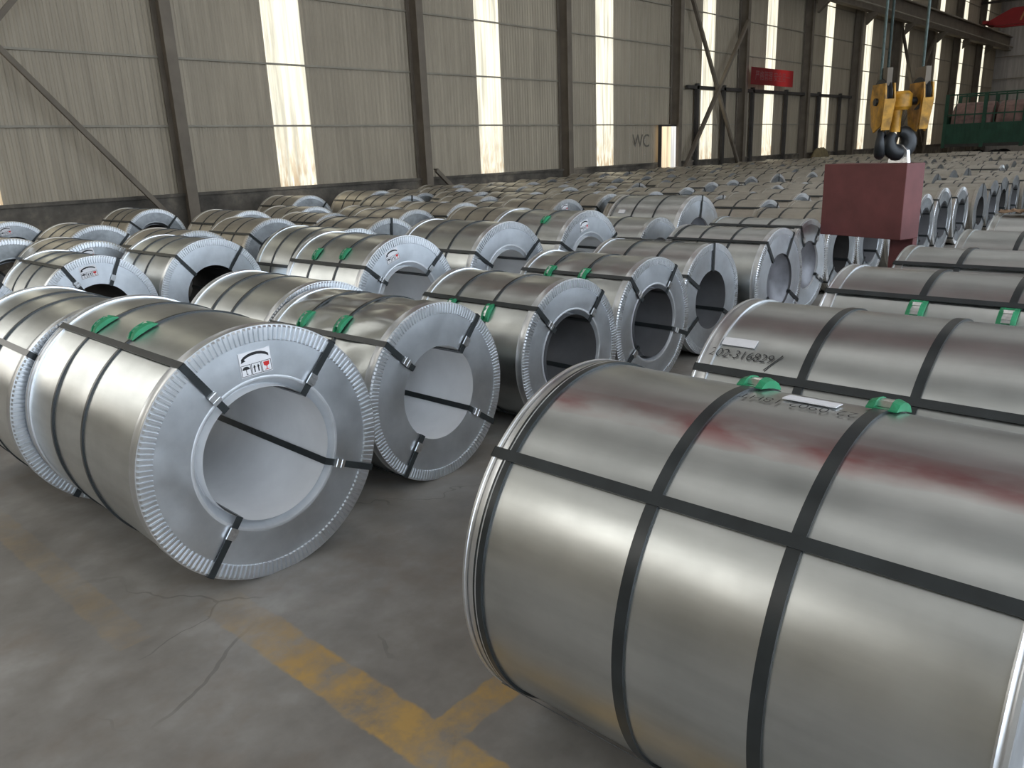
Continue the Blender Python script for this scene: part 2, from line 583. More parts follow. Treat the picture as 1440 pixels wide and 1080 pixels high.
def sticker(R, L, t, r, tilt, s=1.0):
    """handling label: curved arrow above umbrella, two up arrows and a red glass"""
    y = -L / 2 - 0.003
    g = G()
    c = polar(r, t, y, R)
    ca, sa = math.cos(tilt), math.sin(tilt)
    P = lambda u, w, d=0.0: Vector((c.x + s * (u * ca + w * sa), c.y - d, c.z + s * (-u * sa + w * ca)))

    def poly(pts, d, mi):
        g.prism([P(u, w, d) for u, w in pts], (0, -0.0008, 0), mi)
    poly([(-.072, -.052), (.072, -.052), (.072, .052), (-.072, .052)], 0, 0)
    for k in range(7):
        a0, a1 = R_(62 - k * 17.7), R_(62 - (k + 1) * 17.7)
        poly([(.062 * math.sin(a) / .88, .002 + .062 * math.cos(a) * .62 + dd) for a, dd in ((a0, -.006), (a0, .006), (a1, .006), (a1, -.006))], .001, 1)
    poly([(-.056, .030), (-.066, .010), (-.044, .016)], .001, 1)
    for u0 in (-.069, -.022, .025):
        for q in ([(u0, -.049), (u0 + .044, -.049), (u0 + .044, -.047), (u0, -.047)], [(u0, -.003), (u0 + .044, -.003), (u0 + .044, -.001), (u0, -.001)],
                  [(u0, -.049), (u0 + .002, -.049), (u0 + .002, -.001), (u0, -.001)], [(u0 + .042, -.049), (u0 + .044, -.049), (u0 + .044, -.001), (u0 + .042, -.001)]):
            poly(q, .001, 1)
    uc = -.047
    poly([(uc + .017 * math.sin(R_(a)), -.021 + .014 * math.cos(R_(a))) for a in range(-90, 91, 20)], .001, 1)
    poly([(uc - .0012, -.042), (uc + .0012, -.042), (uc + .0012, -.02), (uc - .0012, -.02)], .001, 1)
    poly([(uc, -.042), (uc + .006, -.042), (uc + .006, -.039), (uc, -.039)], .001, 1)
    for uc in (-.009, .009):
        poly([(uc - .0025, -.04), (uc + .0025, -.04), (uc + .0025, -.02), (uc - .0025, -.02)], .001, 1)
        poly([(uc - .006, -.02), (uc + .006, -.02), (uc, -.008)], .001, 1)
    uc = .047
    poly([(uc - .014, -.007), (uc - .012, -.022), (uc - .003, -.027), (uc + .003, -.027), (uc + .012, -.022), (uc + .014, -.007)], .001, 2)
    poly([(uc - .0015, -.04), (uc + .0015, -.04), (uc + .0015, -.026), (uc - .0015, -.026)], .001, 2)
    poly([(uc - .009, -.043), (uc + .009, -.043), (uc + .009, -.040), (uc - .009, -.040)], .001, 2)
    return g


def cyl_patch(R, y0, y1, t0, t1, mat, name, h=0.0025, n=6):
    v, f = lathe([(R, y0), (R + h, y0), (R + h, y1), (R, y1)], n, R, True, t0, t1)
    k = 4
    f.append((0, 1, 2, 3)); f.append(tuple(n * k + i for i in (3, 2, 1, 0)))
    return fix(mesh(name, v, f, mat))


def text_flat(s, size, thin=0.0):
    cu = bpy.data.curves.new('writing', 'FONT')
    cu.offset = thin
    cu.body, cu.size, cu.align_x, cu.align_y = s, size, 'CENTER', 'CENTER'
    ob = bpy.data.objects.new('writing', cu)
    COL.objects.link(ob)
    dg = bpy.context.evaluated_depsgraph_get()
    dg.update()
    me = bpy.data.meshes.new_from_object(ob.evaluated_get(dg))
    vs, fs = [v.co.copy() for v in me.vertices], [tuple(p.vertices) for p in me.polygons]
    bpy.data.objects.remove(ob); bpy.data.curves.remove(cu); bpy.data.meshes.remove(me)
    return vs, fs


def text_on_coil(name, s, size, R, y, t, parent, flip=False, slant=0.0, h=0.0015):
    """marker writing wrapped round the barrel; reads along the axis"""
    vs, fs = text_flat(s, size, -0.0009)
    sg = -1 if flip else 1
    out = []
    for p in vs:
        u, w = p.x * sg + p.y * slant, p.y * sg
        out.append(polar(R + h, t + w / R, y - u, R))
    return link(name, mesh(name, out, fs, INK), parent)


def coil(x, y, R=0.52, L=1.08, yaw=0.0, hoops=(0.35, 0.66), eyes=(-42, 41, 114, 217), level=2, pads=None, rim=True,
         label_at=None, seals=True, bore='collar', body_mat=None, dents=0.004, wrinkle=0.0, plate_mat=None, back=False, seed=0, guard=None, hoop_w=0.018, bore_mat=None):
    """y is the near end face. level 3 = close, 2 = middle, 1 = far"""
    root = empty('steel_coil', (x - math.sin(yaw) * L / 2, y + math.cos(yaw) * L / 2, 0), yaw)
    n = {3: 144, 2: 72, 1: 36}[level]
    hy = L / 2
    rb = 0.53 * R
    bm_ = body_mat or GALV
    pm = plate_mat or PLATE
    # barrel
    ny = {3: 26, 2: 10, 1: 1}[level]
    def dr(t, yy):
        if level == 1:
            return 0
        e = min(1.0, (hy - abs(yy)) / 0.12)
        d = dents * e * noise.noise(Vector((math.sin(t) * 2.2, yy * 2.6, math.cos(t) * 2.2 + seed * 7.3)))
        if wrinkle:
            up = max(0.0, math.cos(t + 0.3)) ** 2
            d += wrinkle * e * up * noise.noise(Vector((math.sin(t) * 5 + 3, yy * 7 + t * 2, seed * 3.1)))
        return d
    prof = [(R - 0.004, -hy + 0.004 + (L - 0.008) * j / ny) for j in range(ny + 1)]
    v, f = lathe(prof, n, R, dr=dr)
    link('barrel', mesh('barrel', v, f, bm_, True), root)
    # edge guards: a band folded over each end of the barrel with a rolled lip
    for s in (-1, 1):
        w = guard[(s + 1) // 2] if guard else 0.062 * R / 0.56
        pr = [(R - 0.004, s * (hy - w)), (R + 0.0035, s * (hy - w + 0.001)), (R + 0.005, s * (hy - w + 0.005)), (R + 0.0015, s * (hy - w + 0.011)),
              (R + 0.0015, s * (hy - 0.012)), (R + 0.005, s * (hy - 0.008)), (R + 0.004, s * hy), (R - 0.02, s * (hy + 0.001))]
        v, f = lathe(pr if level > 1 else [pr[0], pr[2], pr[6], pr[7]], n, R)
        link('edge_guard', mesh('edge_guard', v, f, RIM if level == 3 else bm_, True), root)
    # near end plate, collar round the bore, bore sleeve, far end plate
    rin = 0.60 * R if bore == 'collar' else rb
    nseg = 1 if level < 3 else 3
    pr = [(rin + (0.90 * R - rin) * j / nseg, -hy - 0.001) for j in range(nseg + 1)]
    if not rim or level == 1:
        pr += [(0.985 * R, -hy - 0.001), (R + 0.004, -hy + 0.006)]
    v, f = lathe(pr, n, R)
    plate = link('end_plate', mesh('end_plate', v, f, pm, True), root)
    if rim and level > 1:
        v, f = make_rim(R, L, {3: 150, 2: 110}[level])
        link('crimped_rim', mesh('crimped_rim', v, f, RIM, False), root)
    if bore == 'collar':
        pr = [(0.62 * R, -hy - 0.0012), (0.607 * R, -hy - 0.003), (0.595 * R, -hy - 0.002), (0.588 * R, -hy + 0.004), (0.548 * R, -hy + 0.062), (0.540 * R, -hy + 0.068), (rb, -hy + 0.068)]
        v, f = lathe(pr, n, R)
        link('bore_collar', mesh('bore_collar', v, f, COLLAR if level == 3 else pm, True, angle=40), root)
    v, f = lathe([(rb, -hy), (rb, hy)], n, R)
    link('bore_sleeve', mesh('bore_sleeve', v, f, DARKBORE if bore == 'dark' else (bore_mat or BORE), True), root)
    v, f = lathe([(rb, hy + 0.001), (0.97 * R, hy + 0.001), (R, hy - 0.002)], n, R)
    link('end_plate', mesh('end_plate', v, f, pm, True), root)
    if back:
        v, f = make_rim(R, L, 150, hy, 1)
        link('crimped_rim', mesh('crimped_rim', v, f, RIM), root)
    if bore == 'film':
        v, f = lathe([(0.0, -hy + 0.10), (rb * 0.5, -hy + 0.085), (rb * 0.86, -hy + 0.05), (rb * 0.99, -hy + 0.02)], n, R)
        link('bore_film', mesh('bore_film', v, f, FILM, True), root)
    if bore == 'blue':
        v, f = lathe([(0.0, -hy - 0.004), (0.86 * R, -hy - 0.004)], n, R)
        link('bore_cover', mesh('bore_cover', v, f, BLUE, True), root)
    # straps
    w = 0.030 if level > 1 else 0.034
    for i, fr in enumerate(hoops):
        yy = -hy + fr * L
        hw = hoop_w if level > 1 else 0.026
        v, f = lathe([(R - 0.006, yy - hw / 2), (R + 0.004, yy - hw / 2), (R + 0.004, yy + hw / 2), (R - 0.006, yy + hw / 2)], n, R, True)
        h = link('hoop_strap', mesh('hoop_strap', v, f, STRAP, True), root)
        if pads and i < len(pads) and pads[i] is not None:
            t = R_(pads[i])
            make_pad(R, yy, t, hw).obj('buckle_pad', GREEN, h)
            make_hoop_seal(R, yy, t, hw * 1.15).obj('strap_seal', SEAL, h)
    for t in eyes:
        e = make_eye_strap(R, L, R_(t), w * 1.05, rb if bore != 'collar' else rb).obj('eye_strap', STRAP, root)
        if seals and level > 1:
            make_seal(R, L, R_(t), 0.66 * R, w).obj('strap_seal', SEAL, e)
    if label_at:
        t, r, tilt = label_at
        sticker(R, L, R_(t), r * R, R_(tilt)).obj('handling_label', [PAPER, INK, REDINK], root)
    return root


def copy_tree(o, parent=None):
    c = o.copy()
    COL.objects.link(c)
    c.parent = parent
    for ch in o.children:
        copy_tree(ch, c)
    return c


# ------------------------------------------------------------------ the hall
WALL_Y = 16.0
WALL_TOP = 11.0
X0, X1 = -13.0, 74.0
PLINTH_Z = 1.23
stripes = [-8.3, -3.16, -2.2, -1.24, 4.0 - 0.06, 10.42, 16.85, 22.32, 29.06, 34.48, 40.8, 46.1, 52.2, 58.8, 64.35, 70.1]
columns = [-10.5, -4.4, 1.55, 7.66, 14.05, 19.95, 26.4, 31.5, 37.8, 43.9, 50.0, 56.2, 62.0, 68.0]

g = G(); g.box(((X0 + X1) / 2, -2, -0.1), (X1 - X0 + 2, 38, 0.2))
tag(g.obj('floor', FLOOR), 'worn grey concrete floor with faded yellow bay lines', kind='structure')

wall = tag(empty('wall_back', (0, WALL_Y, 0)), 'tall corrugated grey wall with translucent upright strips', kind='structure')
SW, NR = 0.96, 8


def sheet_mesh(name, width, height, mat, pitch):
    v, f = [], []
    cols = []
    k = round(width / pitch)
    for i in range(k):
        x = i * width / k
        p = width / k
        cols += [(x, 0.0), (x + p * .42, 0.0), (x + p * .60, -0.014), (x + p * .82, -0.014)]
    cols.append((width, 0.0))
    for x, y in cols:
        v += [(x - width / 2, y, 0), (x - width / 2, y, height)]
    for i in range(len(cols) - 1):
        f.append((2 * i, 2 * i + 2, 2 * i + 3, 2 * i + 1))
    return mesh(name, v, f, mat)


me_s = {}


def put_sheet(xa, xb, mat, name):
    wdt = round(xb - xa, 3)
    key = (name, wdt)
    if key not in me_s:
        me_s[key] = sheet_mesh(name, wdt, WALL_TOP + 0.5 - PLINTH_Z + 0.04, mat, 0.12)
    o = link(name, me_s[key], wall)
    o.location = ((xa + xb) / 2, 0.0, PLINTH_Z - 0.03)
    return o


edges = [X0] + [e for s in stripes for e in (s - SW / 2, s + SW / 2)] + [X1]
for i in range(0, len(edges) - 1):
    a, b = edges[i], edges[i + 1]
    if b - a < 0.1:
        continue
    if i % 2:
        put_sheet(a, b, EAVES if -4 < a < 0 else STRIPE, 'translucent_bay' if -4 < a < 0 else 'translucent_sheet')
    else:
        k = max(1, round((b - a) / 0.95))
        for j in range(k):
            put_sheet(a + (b - a) * j / k, a + (b - a) * (j + 1) / k, SHEET, 'wall_sheet')
# girts across the sheets, each run between two columns is one bar
for z in (2.53, 3.80, 5.20, 6.50, 7.85, 9.2, 10.4):
    for a, b in zip([X0] + columns, columns + [X1]):
        g = G()
        x0, x1 = a + 0.11, b - 0.11
        g.box(((x0 + x1) / 2, -0.04, z), (x1 - x0, 0.035, 0.022)); g.box(((x0 + x1) / 2, -0.056, z + 0.012), (x1 - x0, 0.006, 0.03))
        g.obj('girt', GIRT, wall)
# masonry plinth
g = G(); g.box(((X0 + X1) / 2, WALL_Y + 0.06, PLINTH_Z / 2), (X1 - X0, 0.30, PLINTH_Z)); g.box(((X0 + X1) / 2, WALL_Y + 0.04, PLINTH_Z - 0.02), (X1 - X0, 0.36, 0.06))
tag(g.obj('trim_1', PLINTH), 'stained masonry plinth along the foot of the wall', kind='structure')
# columns
for x in columns:
    c = tag(empty('wall_column', (x, WALL_Y - 0.27, 0)), None, None, None, 'structure')
    for nm, cy, sx, sy in (('flange', -0.15, 0.22, 0.02), ('web', 0.03, 0.014, 0.35), ('flange', 0.21, 0.22, 0.02)):
        g = G(); g.box((0, cy, WALL_TOP / 2), (sx, sy, WALL_TOP)); g.obj(nm, COLUMN, c)
    c['label'] = 'brown steel column standing against the corrugated wall'
# posts of a low inner frame along the far part of the wall
for x in (28.0, 30.1, 32.6, 35.9, 39.6, 42.3):
    g = G(); g.box((x, WALL_Y - 0.16, 2.0), (0.16, 0.12, 4.0))
    tag(g.obj('trim_2', DARKST), 'dark upright post of a low frame against the wall', kind='structure')
g = G(); g.box((35.5, WALL_Y - 0.16, 3.86), (16.5, 0.12, 0.12)); tag(g.obj('trim_3', DARKST), 'dark top rail of the low frame along the wall', kind='structure')


def brace(a, b, label, w=0.09):
    g = G(); g.bar(a, b, w, w * 0.8, (0, 1, 0)); g.bar(Vector(a) + Vector((0, 0.04, 0.03)), Vector(b) + Vector((0, 0.04, 0.03)), 0.012, w * 1.3, (0, 1, 0))
    return tag(g.obj('wall_brace', COLUMN), label, 'brace', 'diagonal braces between the wall columns')


brace((1.7, 15.6, 7.46), (7.15, 15.6, 0.82), 'long brown diagonal brace falling to the first column')
brace((1.7, 15.52, 0.9), (7.5, 15.52, 7.1), 'brown diagonal brace rising past the upper left corner')
brace((26.5, 15.6, 7.7), (31.3, 15.6, 0.7), 'thin dark brace falling rightwards across the bright strip beside the door', 0.11)
brace((26.6, 15.5, 0.9), (31.3, 15.5, 6.4), 'pale brace rising rightwards across the bright strip beside the door', 0.11)
brace((14.3, 15.6, 1.42), (15.1, 15.6, 0.75), 'short stub brace at the foot of the second column', 0.10)
brace((50.2, 15.6, 7.6), (56.0, 15.6, 1.2), 'far brace falling behind the crane hook ropes', 0.12)
brace((50.2, 15.5, 1.2), (56.0, 15.5, 7.4), 'far pale brace rising left of the green truck', 0.12)

# doorway beside the fifth column with a leaf that glows in place of outdoor daylight
d = tag(empty('door_1', (25.9, WALL_Y - 0.22, 0)), 'tall white and peach door leaf beside a wall column', kind='structure')
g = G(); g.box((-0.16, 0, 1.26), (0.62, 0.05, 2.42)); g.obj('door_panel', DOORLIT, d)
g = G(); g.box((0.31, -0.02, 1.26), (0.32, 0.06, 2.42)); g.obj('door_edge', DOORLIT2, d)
g = G()
for sx in (-0.51, 0.51):
    g.box((sx, 0.02, 1.26), (0.06, 0.12, 2.52))
g.box((0, 0.02, 2.50), (1.08, 0.12, 0.06)); g.obj('door_frame', DARKST, d)

vs, fs = text_flat('WC', 0.62)
o = link('wall_writing', mesh('wall_writing', [(p.x, 0, p.y) for p in vs], fs, GREYINK), None)
o.location = (24.45, WALL_Y - 0.026, 1.98)
tag(o, 'dark WC letters painted on the wall near the door', 'writing')

# red banner on the wall
b = tag(empty('wall_banner', (33.45, 15.38, 4.38)), 'long red banner with pale characters hung across a bright strip', 'banner')
g = G(); bc = link('cloth', mesh('cloth', [(-2.02, 0, -0.33), (2.02, 0, -0.33), (2.02, 0, 0.33), (-2.02, 0, 0.33)], [(0, 1, 2, 3)], BANNER), b)
vs, fs = text_flat('\u4e25\u683c\u7ba1\u7406 \u5b89\u5168\u7b2c\u4e00', 0.40)
if vs:
    o = link('lettering', mesh('lettering', [(p.x, 0, p.y) for p in vs], fs, BANTXT), b); o.location = (0, -0.014, 0)

# runway beam
rb_ = tag(empty('runway_beam', (0, 15.15, 0)), 'dark crane runway beam running along the wall', kind='structure')
g = G(); xm, xl = (X0 + X1) / 2, X1 - X0
g.box((xm, 0, 7.82), (xl, 0.34, 0.05)); g.box((xm, 0, 8.3), (xl, 0.03, 0.95)); g.box((xm, 0, 8.78), (xl, 0.40, 0.05)); g.obj('girder', COLUMN, rb_)
g = G(); g.box((xm, 0, 8.86), (xl, 0.07, 0.12)); g.obj('rail', GIRT, rb_)
for x in columns:
    g = G(); g.prism([(x - 0.12, 0.25, 7.79), (x - 0.12, -0.22, 7.79), (x - 0.12, -0.22, 7.66), (x - 0.12, 0.25, 7.25)], (0.24, 0, 0)); g.obj('bracket', COLUMN, rb_)
tag_ = tag(empty('trim_4', (0, 0, 0)), 'pale pipe running along the crane runway beam', kind='structure')
g = G(); g.tube([(X0, 14.90, 8.05), (X1, 14.90, 8.05)], 0.05, 8); g.obj('pipe', GIRT, tag_, True)

# far end wall
we = tag(empty('wall_end', (X1, 0, 0)), 'pale sheeted end wall far beyond the truck', kind='structure')
mes = sheet_mesh('wall_sheet', 1.0, WALL_TOP + 0.5, ENDSHEET, 0.25)
for i in range(25):
    o = link('wall_sheet', mes, we); o.rotation_euler = (0, 0, R_(-90)); o.location = (0, 15.5 - i, 0)
for z in (2.6, 4.2, 5.8, 7.4):
    g = G(); g.box((-0.08, 3.5, z), (0.08, 25, 0.06)); g.obj('girt', GIRT, we)

# near end wall (behind the camera's left): closed below, a translucent band under the eaves
wl = tag(empty('wall_left', (X0, 0, 0)), 'sheeted end wall with a translucent band under the eaves', kind='structure')
mes = sheet_mesh('wall_sheet', 1.0, 7.6, SHEET, 0.125)
met = sheet_mesh('translucent_sheet', 1.0, 3.9, EAVES, 0.125)
meu = sheet_mesh('upper_sheet', 1.0, 3.9, SHEET, 0.125)
for i in range(25):
    o = link('wall_sheet', mes, wl); o.rotation_euler = (0, 0, R_(90)); o.location = (0, 15.5 - i, 0)
    o = link('translucent_sheet', met, wl) if i < 10 else link('upper_sheet', meu, wl)
    o.rotation_euler = (0, 0, R_(90)); o.location = (0, 15.5 - i, 7.6)

# unseen sheeting added along the yard side to darken the far part of the hall
wr = tag(empty('wall_right_added', (0, -9.5, 0)), 'unseen sheeted side wall added to darken the far part of the hall', kind='structure')
mer = sheet_mesh('wall_sheet', 1.0, WALL_TOP + 0.5, SHEET, 0.25)
for i in range(int(X1 - 25)):
    o = link('wall_sheet', mer, wr); o.rotation_euler = (0, 0, R_(180)); o.location = (25.5 + i, 0, 0)

# roof with translucent strips, trusses
ce = tag(empty('ceiling', (0, 0, 0)), 'sheeted roof with translucent strips', kind='structure')
g = G(); g.box((xm, 3.4, WALL_TOP + 0.55), (xl + 1, 26.0, 0.08)); g.obj('roof_sheeting', ROOFM, ce)
for x in [c + 3.0 for c in columns]:
    if x < X1 - 1:
        g = G(); g.box((x, 3.5, WALL_TOP + 0.47), (1.5, 22, 0.04)); g.obj('translucent_sheet', SKYL, ce)
for x in columns:
    t = tag(empty('trim_5', (x, 0, 0)), 'roof truss spanning the hall', kind='structure')
    g = G(); g.box((0, 3.5, WALL_TOP - 0.35), (0.2, 25, 0.14)); g.box((0, 3.5, WALL_TOP + 0.35), (0.2, 25, 0.14))
    for k in range(12):
        g.bar((0, 16 - 2 * k, WALL_TOP - 0.35), (0, 15 - 2 * k, WALL_TOP + 0.35), 0.08, 0.08); g.bar((0, 15 - 2 * k, WALL_TOP + 0.35), (0, 14 - 2 * k, WALL_TOP - 0.35), 0.08, 0.08)
    g.obj('truss', DARKST, t)

# ------------------------------------------------------------------ coils that the photograph shows one by one
ROOTS = []      # (root, x, y, R, L)


def place(x, y, R, L, label, group, **kw):
    r = coil(x, y, R, L, **kw)
    tag(r, label, 'steel coil', group)
    ROOTS.append((x, y, R, L))
    return r


GA = 'coils in the nearest row beside the open floor'
GP = 'coils lying along the right edge of the picture'
G2 = 'coils in the second row'
G3 = 'coils in the middle rows'
# ---- right-hand block
P = place(1.91, 0.14, 0.56, 1.33, 'huge foreground coil with a reddish band and two dark hoops, nearest of all', GP, level=3, yaw=R_(0), hoops=(0.335, 0.60, 0.957), guard=(0.026, 0.055),
          eyes=(-46, 46, 134, 226), pads=(15, 15), body_mat=GALV_RED, back=True, rim=False, hoop_w=0.032, seed=1, dents=0.003)
g = G()
L_ = 1.33
off = 0.14 + L_ / 2
link('paper_label', cyl_patch(0.56, 0.675 - off, 0.815 - off, R_(2.0), R_(7), PAPER, 'paper_label'), P)
text_on_coil('marker_writing', '22-0902-18HT', 0.052, 0.56, 0.765 - off, R_(-1.2), P, flip=True)
Q = place(3.14, 0.20, 0.56, 1.31, 'coil behind the nearest one with a white paper label and handwritten number', GP, level=3, hoops=(0.38, 0.675), eyes=(-49.5, 45, 130, 225),
          pads=(-62, -62), hoop_w=0.032, seed=2, dents=0.003, back=True)
off = 0.20 + 0.655
link('paper_label', cyl_patch(0.56, 1.305 - off, 1.445 - off, R_(-37.2), R_(-33.2), PAPER, 'paper_label'), Q)
text_on_coil('marker_writing', '202-316829', 0.055, 0.56, 1.345 - off, R_(-41.4), Q, slant=0.15)
g = G(); g.bar(polar(0.5615, R_(-38.8), 1.185 - off, 0.56), polar(0.5615, R_(-46.5), 1.235 - off, 0.56), 0.004, 0.002); g.obj('marker_stroke', INK, Q)
R0 = place(4.40, 0.22, 0.555, 1.31, 'third coil back on the right showing two green strap pads', GP, level=3, hoops=(0.36, 0.65), eyes=(-33.5, 50, 130, 225), pads=(-42, -42), hoop_w=0.032, seed=3, dents=0.003)
S0 = place(5.62, 0.27, 0.54, 1.31, 'fourth coil back on the right with a dark lengthwise strap near its crest', GP, level=2, hoops=(0.35, 0.72), eyes=(-31, 50, 130, 225), hoop_w=0.032, seed=4)
T0 = place(6.86, 0.22, 0.535, 1.31, 'fifth coil back on the right, just right of the red lifting block', GP, level=2, hoops=(0.36, 0.70), eyes=(-60, 50, 130, 225), hoop_w=0.032, seed=5)
U0 = place(8.10, 0.27, 0.545, 1.31, 'sixth coil back on the right with crumpled brown paper on its crest', GP, level=2, hoops=(0.36, 0.70), eyes=(-60, 50, 130, 225), hoop_w=0.032, seed=6)
# ---- nearest row
place(1.62, 2.95, 0.56, 1.35, 'large left foreground coil with handling label and shiny fluted rim', GA, level=3, yaw=R_(-1.4), hoops=(0.426, 0.711), eyes=(-34.5, 41, 114, 217),
      pads=(-23.5, -26.5), label_at=(-1, 0.735, -3), seed=7, dents=0.004)
place(1.575, 4.35, 0.54, 1.15, 'coil at the left edge directly behind the large left foreground coil', GA, level=3, yaw=R_(-1.4), hoops=(0.40, 0.66), eyes=(-48, 41, 114, 217), seed=8)
place(2.81, 3.15, 0.501, 1.05, 'second coil of the nearest row with wrinkled wrap and two green pads on top', GA, level=3, yaw=R_(1.2), hoops=(0.40, 0.72), eyes=(-46, 41, 125, 217),
      pads=(-37.5, -38.5), bore='plain', wrinkle=0.020, seed=9)
place(2.84, 4.24, 0.515, 1.04, 'plain coil tucked behind the wrinkled second coil of the nearest row', GA, level=3, yaw=R_(-1), hoops=(0.45, 0.70), eyes=(-62, 50, 140, 220), seed=10)
place(3.945, 3.10, 0.489, 1.05, 'third coil of the nearest row with two green pads below its lengthwise strap', GA, level=3, yaw=R_(-1), hoops=(0.36, 0.70), eyes=(-44, 42, 130, 217),
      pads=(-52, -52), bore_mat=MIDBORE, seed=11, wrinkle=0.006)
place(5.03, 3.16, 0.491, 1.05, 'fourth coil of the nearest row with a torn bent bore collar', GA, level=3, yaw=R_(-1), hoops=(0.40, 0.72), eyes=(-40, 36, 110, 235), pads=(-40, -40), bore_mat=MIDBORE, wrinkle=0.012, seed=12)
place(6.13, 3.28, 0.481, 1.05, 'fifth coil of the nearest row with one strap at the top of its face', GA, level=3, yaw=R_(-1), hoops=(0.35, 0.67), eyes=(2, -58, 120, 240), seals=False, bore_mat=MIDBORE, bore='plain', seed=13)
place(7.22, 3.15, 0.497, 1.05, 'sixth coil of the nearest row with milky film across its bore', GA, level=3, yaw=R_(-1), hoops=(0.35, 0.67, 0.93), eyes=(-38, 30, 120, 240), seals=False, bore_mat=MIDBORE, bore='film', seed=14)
place(8.40, 3.36, 0.488, 1.05, 'seventh coil of the nearest row, partly hidden by the red lifting block', GA, level=2, yaw=R_(-1), hoops=(0.35, 0.67), eyes=(-30, 35, 120, 240), bore='film', seed=15)
# ---- second row
place(3.30, 5.60, 0.53, 1.05, 'small-looking coil squeezed left of the handling-label coil of the second row', G2, level=2, hoops=(0.42, 0.70), eyes=(-60, 45, 130, 225), seed=16) if False else None
place(4.42, 5.28, 0.56, 1.10, 'second row coil with green pads and a handling label, behind the wrinkled coil', G2, level=3, hoops=(0.34, 0.69), eyes=(-52, 48, 122, 225), pads=(-39.5, -42.5),
      label_at=(-20, 0.78, -17), seed=17)
place(5.64, 5.19, 0.568, 1.10, 'second row coil with a plain pale face, right of the labelled one with green pads', G2, level=3, hoops=(0.34, 0.69), eyes=(-55, 52, 122, 225), seals=False, seed=18)
place(6.86, 5.13, 0.574, 1.08, 'second row coil with a small handling label above a dark bore', G2, level=3, hoops=(0.34, 0.69), eyes=(-60, 60, 122, 225), pads=(-30, None), label_at=(-12, 0.76, -12), seals=False, seed=19)
place(9.26, 5.17, 0.576, 1.10, 'tall second row coil with one dark strap up its pale face and a paper tag', G2, level=3, hoops=(0.36, 0.66, 0.95), eyes=(8, 122, 225), seals=False, bore='film', seed=20)
link('paper_tag', cyl_patch(0.576, 0.30, 0.40, R_(-50), R_(-44), PAPER, 'paper_tag'), bpy.data.objects[[o.name for o in bpy.data.objects if o.name.startswith('steel_coil') and o.parent is None][-1]])
place(8.05, 5.0, 0.49, 1.0, 'low second row coil with a plain face between the two taller labelled ones', G2, level=2, hoops=(0.45,), eyes=(-55, 75), seals=False, bore='film', seed=21)
